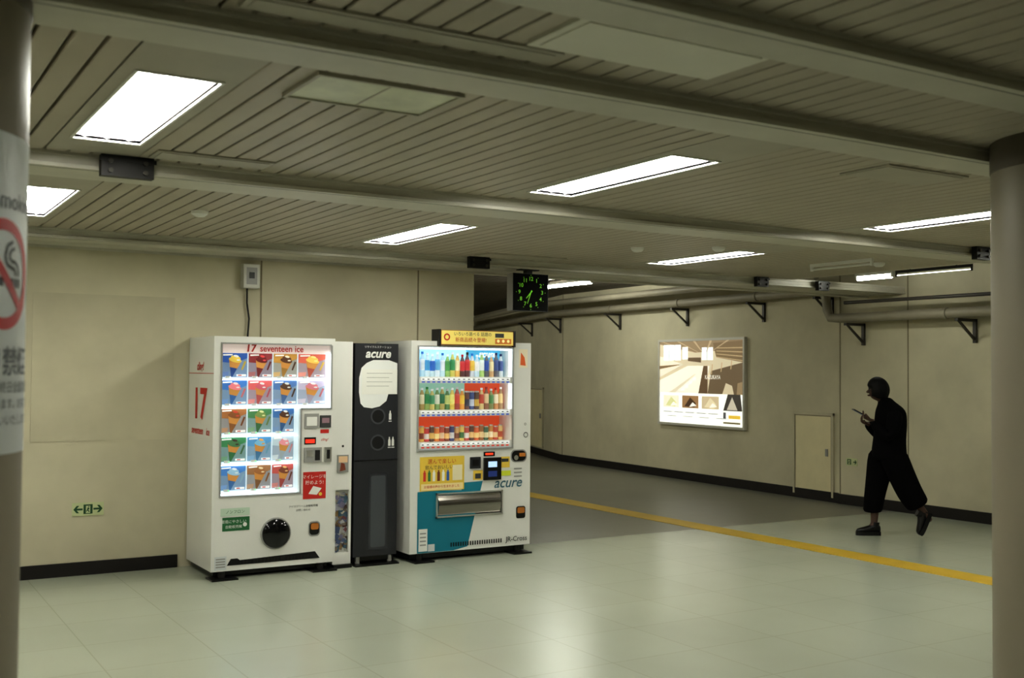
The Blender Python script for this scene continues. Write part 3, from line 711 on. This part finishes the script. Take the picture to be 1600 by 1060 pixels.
def drink(wx_,wy_,wz_,kind,c1,c2,cap,h,grp):
    b=B(); E=.17  # slight self-glow puts the shelf lighting into bottle and can colours
    m1=pc(pale(c1,.25),E,.25);m2=pc(pale(c2,.18),E,.3);m3=pc(cap,E,.4)
    if kind=='b':
        r=.0225
        b.lathe([(0,0),(r*.92,0),(r,.008),(r,h*.25),(r*.94,h*.27),(r,h*.30),(r,h*.62),(r*.9,h*.70),(r*.45,h*.86),(r*.42,h*.90),(r*.5,h*.90),(r*.5,h),(0,h)],0,0,0,[m1,m1,m1,m1,m2,m2,m2,m1,m1,m3,m3,m3],14)
        nm='drink_bottle'; lb='plastic drink bottle with a coloured label on the display shelf'
    else:
        r=.0215
        b.lathe([(0,0),(r*.82,0),(r,.008),(r,h*.18),(r,h*.55),(r,h*.92),(r*.85,h*.985),(r*.85,h),(r*.78,h*.985),(0,h*.985)],0,0,0,[M_chrome,m1,m1,m2,m1,M_chrome,M_chrome,M_chrome,M_chrome],14)
        nm='drink_can'; lb='metal drink can on the lit display shelf'
    o=b.build(nm,smooth=True,label=lb,category='drink',group=grp); o.location=(wx_,wy_,wz_+.0005)
row1=[((180,220,235),(40,120,200),(240,240,240)),((170,215,235),(230,240,245),(60,120,200)),((200,225,235),(60,150,210),(240,240,240)),((190,220,230),(30,90,190),(250,250,250)),((210,226,236),(90,170,220),(240,240,240)),((180,216,230),(236,240,245),(60,120,200)),((120,170,70),(60,140,60),(240,240,240)),((200,190,70),(40,130,70),(230,230,230)),((214,160,60),(240,230,180),(240,240,240)),((60,20,20),(200,30,36),(200,30,36)),((60,20,20),(200,30,36),(20,20,20)),((200,210,220),(230,190,60),(40,120,200)),((190,220,235),(240,240,240),(240,240,240)),((150,190,90),(230,236,230),(240,240,240)),((60,60,70),(30,60,150),(220,220,220)),((200,150,90),(240,220,160),(230,230,230)),((60,60,70),(40,60,120),(20,30,80)),((190,200,200),(40,60,120),(20,30,80))]
row2=[((70,110,60),(40,110,70),(240,240,240)),((160,130,60),(230,220,180),(240,240,240)),((120,150,60),(30,120,60),(30,120,60)),((190,170,80),(60,140,90),(240,240,240)),((90,130,60),(230,230,210),(230,230,230)),((170,150,70),(30,100,60),(240,240,240)),((60,110,50),(200,210,120),(200,200,200)),((220,190,60),(240,230,120),(240,240,240)),((150,40,30),(200,60,50),(200,200,200)),((226,140,40),(240,200,60),(240,240,240)),((80,40,30),(40,40,60),(20,20,20)),((40,60,120),(200,210,230),(200,200,200)),((70,46,30),(200,160,60),(30,30,30)),((206,180,110),(180,60,40),(240,240,240)),((120,70,40),(230,200,150),(160,30,30)),((110,120,60),(60,120,60),(240,240,240)),((190,120,60),(240,226,190),(180,40,30)),((150,110,60),(220,190,120),(240,240,240))]
row3=[((200,60,40),(240,220,180)),((226,180,70),(120,50,30)),((190,40,36),(236,230,220)),((70,44,30),(220,180,90)),((230,120,40),(250,230,150)),((170,60,40),(230,200,160)),((120,50,30),(236,190,110)),((40,50,100),(220,220,220)),((200,150,80),(110,60,40)),((230,200,90),(60,110,60)),((190,60,50),(250,240,230)),((80,50,36),(230,190,120)),((220,90,40),(250,220,140)),((150,90,40),(240,210,150)),((50,90,60),(226,220,170)),((210,130,50),(250,230,190)),((190,60,40),(246,210,150)),((230,190,110),(180,70,40))]
for i in range(NB):
    cx=3.99+X0+.02+pitch*(i+.5)
    drink(cx,8.10+.12,rows[0]+.0,'b',*row1[i],.195+.010*((i*5)%3),'bottles on the top display shelf')
    if i in(10,11,12): drink(cx,8.10+.12,rows[1],'c',row2[i][0],row2[i][1],(0,0,0),.160,'drinks on the middle display shelf')
    else: drink(cx,8.10+.12,rows[1],'b',*row2[i],.178+.008*((i*7)%3),'drinks on the middle display shelf')
    drink(cx,8.10+.12,rows[2],'c',*row3[i],(0,0,0),.122+.012*((i*3)%2),'cans on the bottom display shelf')
y=-.003
b=B(); b.rect(ax(649),ax(716),az(767),az(714),y,M_yel) 
b.text('選んで楽しい',.045,M_red,F(ax(682),y-.001,az(722))); b.text('飲んでおいしい',.038,M_text,F(ax(678),y-.001,az(731)))
for i,c in enumerate(((200,60,40),(60,120,60),(240,240,230),(120,60,40),(240,240,230),(60,100,170))):
    b.rect(ax(654+7*i),ax(658+7*i),az(752),az(738),y-.001,pc(c)); b.rect(ax(655+7*i),ax(657+7*i),az(738),az(735),y-.001,pc(c))
b.rect(ax(651),ax(714),az(766),az(756),y-.001,pc((240,220,160)))
b.text('お客様の声から生まれました',.026,M_red,F(ax(682),y-.002,az(761)))
b.rect(ax(698),ax(713),az(752),az(728),y-.001,pc((236,226,190)))
b.build('sticker',ac,label='yellow advertising sticker with red lettering')
b=B()
b.xz([(ax(646),az(866,650)),(ax(646),az(770,650)),(ax(672),az(768,670)),(ax(712),az(768,710)),(ax(716),az(756,715)),(ax(745),az(754,740)),(ax(722),az(856,720)),(ax(700),az(862,700))],y+.001,M_teal)
b.build('teal_graphic',ac)
b=B(); b.text('acure',.125,M_tealtext,F(ax(785),y,az(757,786)),shear=.3,bold=.0015); b.build('lettering',ac)
b=B(); b.text('JR-Cross',.06,M_text,F(ax(800),y,az(845,800)),bold=.0005); b.build('lettering',ac)
b=B(); b.rect(ax(648),ax(661),az(863,655),az(828,655),y-.001,M_white2)
for i in range(4): b.rect(ax(650),ax(659),az(836+6*i,655),az(834+6*i,655),y-.002,M_grey)
b.build('small_sticker',ac)
b=B(); b.rect(ax(662),ax(672),az(863,665),az(852,665),y-.001,M_sign); b.build('small_sticker',ac)
b=B(); b.rect(ax(802),ax(816),az(576,809),az(547,809),y,pc((236,226,200))); b.xz([(ax(804),az(572,809)),(ax(813),az(573,809)),(ax(811),az(560,809)),(ax(805),az(552,809))],y-.001,pc((220,100,40))); b.build('small_sticker',ac,label='cream and orange sticker')
b=B(); b.rect(ax(730),ax(745),az(752,737),az(737,737),y,M_yel); b.rect(ax(733),ax(742),az(750,737),az(742,737),y-.001,M_text); b.build('small_sticker',ac,label='yellow sticker')
b=B(); b.rect(ax(773),ax(788),az(733,780),az(716,780),y,M_yel); b.rect(ax(775),ax(786),az(724,780),az(719,780),y-.001,M_text); b.build('small_sticker',ac,label='yellow sticker')
b=B(); b.rect(ax(774),ax(790),az(746,780),az(738,780),y,pc((210,220,60))); b.build('small_sticker',ac,label='lime sticker')
b=B()
for i in range(3): b.rect(ax(795),ax(808),az(736+6*i,800),az(734+6*i,800),y,M_grey)
b.build('printed_note',ac)
b=B(); b.ring(ax(814),az(682,814),.018,.024,y,M_text,18); b.build('emblem',ac)
b=B(); b.ring(ax(813),az(665,813),.006,.012,y,M_grey,12); b.build('lock',ac)
b=B(); b.box(ax(725),ax(741),-.012,0,az(734,733),az(716,733),M_blackm); b.box(ax(728),ax(738),-.014,-.012,az(730,733),az(720,733),M_black); b.build('bill_slot',ac)
b=B(); b.rect(ax(746),ax(764),az(715,755),az(708,755),y,M_black); b.rect(ax(749),ax(761),az(713,755),az(710,755),y-.001,mat('led_red2',(240,60,30),0.5,emis=1.2)); b.build('price_display',ac)
b=B(); b.box(ax(746),ax(773),-.02,0,az(752,760),az(717,760),M_black); cr=b.build('card_reader',ac)
b=B(); b.rect(ax(752),ax(766),az(732,760),az(723,760),-.0215,mat('screen_blue',(180,210,240),0.4,emis=.7)); b.build('screen',cr)
b=B(); b.rect(ax(752),ax(766),az(747,760),az(738,760),-.0215,pc((30,50,110),.3)); b.build('touch_pad',cr)
b=B(); cx,cz=ax(803),az(714,803); b.xz(rr(cx-.085,cx+.08,cz-.06,cz+.05,.045),-.004,M_grey); b.xz(rr(cx-.075,cx+.07,cz-.05,cz+.04,.04),-.006,M_black); b.box(cx+.0,cx+.05,-.03,-.006,cz-.01,cz+.02,M_bronze); b.disc(cx-.03,cz-.02,.022,-.008,M_chrome,16); b.build('coin_slot',ac)
b=B(); cx,cz=ax(807),az(803,807); b.xz(rr(cx-.05,cx+.045,cz-.055,cz+.05,.02),-.003,M_black); b.xz(rr(cx-.038,cx+.036,cz-.01,cz+.04,.012),-.005,M_bronze); b.build('coin_return',ac)
b=B()
sx0,sx1,sz0,sz1=ax(673),ax(776),az(808,725),az(770,725)
b.box(sx0,sx1,-.02,0,sz1-.012,sz1,M_chrome); b.box(sx0,sx1,-.02,0,sz0,sz0+.012,M_chrome); b.box(sx0,sx0+.012,-.02,0,sz0,sz1,M_chrome); b.box(sx1-.012,sx1,-.02,0,sz0,sz1,M_chrome)
ds=b.build('delivery_slot',ac,label='silver framed delivery slot')
b=B(); M_flap=mat('slot_flap',(150,146,138),0.16,metal=.9)
n=8
for i in range(n):
    t0=i/n;t1=(i+1)/n
    f=lambda t:(-.003-.022*math.sin(math.pi*t), sz0+.02+(sz1-sz0-.04)*t)
    (ya,za),(yb,zb)=f(t0),f(t1)
    b.add([(sx0+.02,ya,za),(sx1-.02,ya,za),(sx1-.02,yb,zb),(sx0+.02,yb,zb)],[(0,1,2,3)],M_flap)
b.rect(sx0+.012,sx1-.012,sz0+.012,sz1-.012,-.001,M_black)
b.build('flap',ds,smooth=True)
b=B()
for i in range(22):
    x=ax(696)+(ax(774)-ax(696))*i/21; b.rect(x,x+.012,.105,.140,y,M_black)
b.build('vent',ac)
b=B(); b.box(ax(676),ax(790),-.03,.10,1.80,1.925,M_bronze); b.box(ax(673),ax(676),-.035,.1,1.79,1.93,M_dark); b.box(ax(790),ax(793),-.035,.1,1.79,1.93,M_dark)
sc=b.build('top_sign',ac,label='yellow advertising sign in a dark frame')
b=B(); M_ys=pc((232,212,116),.2); b.rect(ax(677),ax(789),1.805,1.92,-.032,M_ys)
b.text('いろいろ選べる 話題の',.036,M_text,F(ax(725),-.034,1.892)); b.text('新商品続々登場!',.042,M_red,F(ax(722),-.034,1.842))
b.ring(ax(685),1.865,.018,.03,-.034,M_red,16); b.rect(ax(760),ax(786),1.815,1.86,-.034,pc((200,120,50),.2)); b.rect(ax(760),ax(774),1.87,1.905,-.034,M_text)
for i in range(3): b.disc(ax(765+8*i),1.84,.014,-.035,pc((250,230,160),.3),10)
b.build('sign_face',sc)

# ------------------------------------------------------------------ PERSON
yaw=math.radians(31.494)
PM=Matrix.Translation((8.69,7.18,0))@Matrix.Rotation(-yaw,4,'Z')
M_skin=mat('skin',(80,58,48),0.6,noise=.05,nscale=20)
M_cloth=mat('black_cloth',(8,7,8),0.95,noise=.25,nscale=14,bump=.25,bscale=30,spec=.1)
M_cloth2=mat('black_trousers',(7,6,7),0.95,noise=.25,nscale=10,bump=.3,bscale=18,spec=.1)
M_hair=mat('dark_hair',(8,6,6),0.6,noise=.3,nscale=60,spec=.2)
M_shoe=mat('black_leather',(7,7,7),0.4)
def skin(verts,edges,radii,levels=1):
    me=bpy.data.meshes.new('sk'); me.from_pydata(verts,edges,[]); o=bpy.data.objects.new('sk',me); COL.objects.link(o)
    md=o.modifiers.new('s','SKIN'); md.use_smooth_shade=True
    sv=me.skin_vertices[0].data
    for i,r in enumerate(radii): sv[i].radius=(r,r) if not isinstance(r,tuple) else r
    sv[0].use_root=True
    if levels:
        s=o.modifiers.new('u','SUBSURF'); s.levels=levels; s.render_levels=levels
    dg=bpy.context.evaluated_depsgraph_get(); dg.update()
    r=bpy.data.meshes.new_from_object(o.evaluated_get(dg))
    vs=[v.co.copy() for v in r.vertices]; fs=[tuple(p.vertices) for p in r.polygons]
    bpy.data.objects.remove(o); bpy.data.meshes.remove(r); return vs,fs
V=[(0.0,0,.82),(.01,0,.95),(.04,0,1.08),(.04,0,1.19),(.0,0,1.285),(-.045,0,1.345),(-.095,0,1.415),(-.085,0,1.485),(-.150,0,1.36),
 (.03,-.13,1.20),(-.04,-.205,.98),(-.165,-.13,1.12), (.03,.13,1.20),(.0,.2,.98),(-.15,.10,1.10),
 (.02,.085,.78),(-.07,.09,.47),(-.09,.09,.10),(-.15,.09,.055),
 (.02,-.085,.78),(.16,-.09,.47),(.345,-.09,.235),(.40,-.09,.16)]
E=[(0,1),(1,2),(2,3),(3,4),(4,5),(5,6),(6,7),(6,8),(3,9),(9,10),(10,11),(3,12),(12,13),(13,14),(0,15),(15,16),(16,17),(17,18),(0,19),(19,20),(20,21),(21,22)]
Rr=[.11,.10,.095,.075,.045,.044,.080,.070,.032,.042,.034,.026,.042,.034,.026,.08,.055,.034,.03,.08,.055,.034,.03]
b=B(); vs,fs=skin(V,E,Rr,2); b.add(vs,fs,M_skin)
b.loft([((-.165,0,1.430),(.01,0,0),(0,.006,0)),((-.182,0,1.408),(.013,0,0),(0,.011,0)),((-.173,0,1.395),(.010,0,0),(0,.013,0))],M_skin,8)
b.loft([((-.165,0,1.382),(.012,0,0),(0,.02,0)),((-.170,0,1.375),(.012,0,0),(0,.022,0)),((-.163,0,1.366),(.012,0,0),(0,.018,0))],mat('lips',(70,42,38),0.5),8)
for sgn in(-1,1):
    b.loft([((-.08,sgn*.076,1.435),(.012,0,0),(0,.008,0)),((-.078,sgn*.083,1.42),(.018,0,0),(0,.008,0)),((-.08,sgn*.078,1.39),(.01,0,0),(0,.006,0))],M_skin,8)
    b.loft([((-.163,sgn*.028,1.426),(.004,0,0),(0,.008,0)),((-.165,sgn*.028,1.422),(.004,0,0),(0,.009,0))],M_hair,8)
def hand_mesh(w,d,side,curl):
    w=Vector(w);d=Vector(d).normalized();side=Vector(side).normalized();up=d.cross(side).normalized()
    if up.z<0: up=-up
    b.loft([(w-d*.02,side*.024,up*.018),(w+d*.02,side*.033,up*.015),(w+d*.06,side*.038,up*.014),(w+d*.078,side*.034,up*.011)],M_skin,12)
    for k,(o,l) in enumerate(((-.028,.062),(-.010,.070),(.010,.066),(.027,.052))):
        p=w+d*.07+side*o; pts=[p]; dd=d.copy() 
        for s in range(3):
            dd=(dd+up*curl*(1+.15*k)).normalized(); p=p+dd*l/3; pts.append(p)
        vs,fs=skin([tuple(q) for q in pts],[(0,1),(1,2),(2,3)],[.009,.0085,.008,.0065],1); b.add(vs,fs,M_skin)
    p=w+d*.02-side*.03; q=[p,p-side*.022+d*.022+up*.01,p-side*.022+d*.045+up*.022,p-side*.008+d*.060+up*.032]
    vs,fs=skin([tuple(t) for t in q],[(0,1),(1,2),(2,3)],[.011,.010,.009,.007],1); b.add(vs,fs,M_skin)
hand_mesh((-.180,-.115,1.135),(-.80,.20,.35),(.2,.95,-.1),.65)
hand_mesh((-.150,.09,1.09),(-.8,-.25,.35),(.1,.9,.3),.65)
body=b.build('person',smooth=True,matrix=PM,label='woman in loose black clothes walking, looking down at a phone',category='person')
b=B()
prof=[(.74,.030,.164,.185),(.78,.030,.164,.19),(.86,.028,.158,.185),(.95,.034,.150,.178),(1.05,.042,.150,.18),(1.14,.046,.148,.185),(1.21,.046,.140,.195),(1.255,.038,.120,.170),(1.29,.020,.092,.12),(1.32,.0,.074,.080),(1.36,-.022,.066,.066)]
b.loft([((c,0,z),(rx,0,0),(0,ry,0)) for z,c,rx,ry in prof],M_cloth,32)
for pts,rad in (([(.035,-.15,1.215),(.02,-.195,1.15),(-.02,-.215,1.03),(-.05,-.21,.965),(-.10,-.18,1.03),(-.190,-.120,1.130)],[.072,.074,.068,.064,.054,.042]),
                ([(.035,.15,1.215),(.03,.195,1.15),(.01,.205,1.03),(0,.2,.965),(-.07,.15,1.03),(-.16,.10,1.10)],[.072,.074,.068,.064,.054,.042])):
    b.tube(pts,rad,M_cloth,18)
b.build('coat',body,smooth=True,sub=1)
b=B()
b.loft([((.0,.07,.86),(.140,0,0),(0,.11,0)),((-.01,.09,.74),(.142,0,0),(0,.12,0)),((-.045,.09,.58),(.118,0,0),(0,.112,0)),((-.078,.09,.42),(.102,0,0),(0,.10,0)),((-.098,.09,.28),(.094,0,0),(0,.096,0)),((-.105,.09,.215),(.092,0,0.0),(0,.095,0))],M_cloth2,24)
b.loft([((.03,-.07,.86),(.140,0,0),(0,.11,0)),((.06,-.09,.74),(.134,0,0.02),(0,.12,0)),((.13,-.09,.58),(.120,0,.045),(0,.112,0)),((.195,-.09,.44),(.108,0,.06),(0,.104,0)),((.255,-.09,.35),(.098,0,.06),(0,.10,0)),((.29,-.09,.30),(.092,0,.055),(0,.096,0))],M_cloth2,24)
b.build('trousers',body,smooth=True,sub=1)
b=B(); vs=[];fs=[]; nl=18; nn=32
for i in range(nl+1):
    t=math.pi*i/nl
    for j in range(nn):
        p=2*math.pi*j/nn
        k=1+.035*math.sin(9*p+3*t)*math.sin(t)+.02*math.sin(17*p)*math.sin(t)
        x=.106*k*math.sin(t)*math.cos(p); yv=.098*k*math.sin(t)*math.sin(p); z=.122*math.cos(t)
        X=-.075+x-.02*math.cos(t); Z=1.435+z+.012*math.cos(p)*math.sin(t)
        lim=-.150 if Z<1.46 else -.182
        if X<lim: X=lim
        if Z<1.35: Z=1.35+(Z-1.35)*.4+.006*math.sin(11*p); X=X*.85+.012
        vs.append((X,yv,Z))
for i in range(nl):
    for j in range(nn):
        k=(j+1)%nn; fs.append((i*nn+j,i*nn+k,(i+1)*nn+k,(i+1)*nn+j))
b.add(vs,fs,M_hair)
b.build('hair',body,smooth=True,sub=1)
def shoe(mx):
    b=B()
    S=[(0,.03,.07),(.03,.035,.10),(.07,.036,.09),(.11,.039,.068),(.15,.041,.054),(.185,.040,.046),(.215,.028,.036),(.228,.014,.022)]
    vs=[((-x,0,h*.5+.028),(0,w,0),(0,0,h*.5)) for x,w,h in S]
    b.loft([( mx@Vector(c), mx.to_3x3()@Vector(a), mx.to_3x3()@Vector(d)) for c,a,d in vs],M_shoe,16)
    out=[(-.003,.032),(.05,.037),(.11,.042),(.17,.045),(.215,.035),(.233,.014)]
    lo=[(-x,-w) for x,w in out]+[(-x,w) for x,w in reversed(out)]
    m=len(lo)
    b.add([mx@Vector((p[0],p[1],0)) for p in lo]+[mx@Vector((p[0],p[1],.038)) for p in lo],[tuple(range(m)),tuple(range(m,2*m))]+[(i,(i+1)%m,m+(i+1)%m,m+i) for i in range(m)],M_black)
    b.cyl(mx@Vector((-.045,0,.09)),mx@Vector((-.04,0,.13)),.040,M_shoe,14)
    b.build('shoe',body,smooth=True)
shoe(Matrix.Translation((-.035,.09,.0)))
shoe(Matrix.Translation((.405,-.09,.235))@Matrix.Rotation(math.radians(-66),4,'Y'))
ph=B()
ph.box(-.036,.036,-.004,.004,-.075,.075,M_black)
ph.rect(-.033,.033,-.07,.07,-.0045,pc((60,70,90),.3))
o=ph.build('smartphone',label='black smartphone held in the woman\'s hand',category='phone')
o.matrix_world=PM@Matrix.Translation((-.285,-.09,1.205))@Matrix.Rotation(math.radians(-62),4,'Y')@Matrix.Rotation(math.radians(-90),4,'Z')

# ------------------------------------------------------------------ world, camera
w=bpy.data.worlds.new('w'); scene.world=w; w.use_nodes=True
w.node_tree.nodes['Background'].inputs[0].default_value=(.5,.55,.5,1); w.node_tree.nodes['Background'].inputs[1].default_value=.01
cam=bpy.data.cameras.new('cam'); co=bpy.data.objects.new('cam',cam); COL.objects.link(co)
cam.sensor_width=36; cam.lens=36*1702.8/1600; cam.clip_start=.05
y_,p_,r_=[math.radians(v) for v in(31.494,1.707,.452)]
Fv=Vector((math.sin(y_)*math.cos(p_),math.cos(y_)*math.cos(p_),math.sin(p_)))
R0=Vector((math.cos(y_),-math.sin(y_),0)); U0=R0.cross(Fv)
Rv=R0*math.cos(r_)+U0*math.sin(r_); Uv=-R0*math.sin(r_)+U0*math.cos(r_)
m=Matrix((( Rv.x,Uv.x,-Fv.x,0),(Rv.y,Uv.y,-Fv.y,0),(Rv.z,Uv.z,-Fv.z,1.58),(0,0,0,1)))
co.matrix_world=m
cam.dof.use_dof=True; cam.dof.focus_distance=9.5; cam.dof.aperture_fstop=3.2
scene.camera=co
scene.view_settings.view_transform='Standard'
try: scene.view_settings.look='Medium High Contrast'
except Exception: pass
scene.view_settings.exposure=-0.22
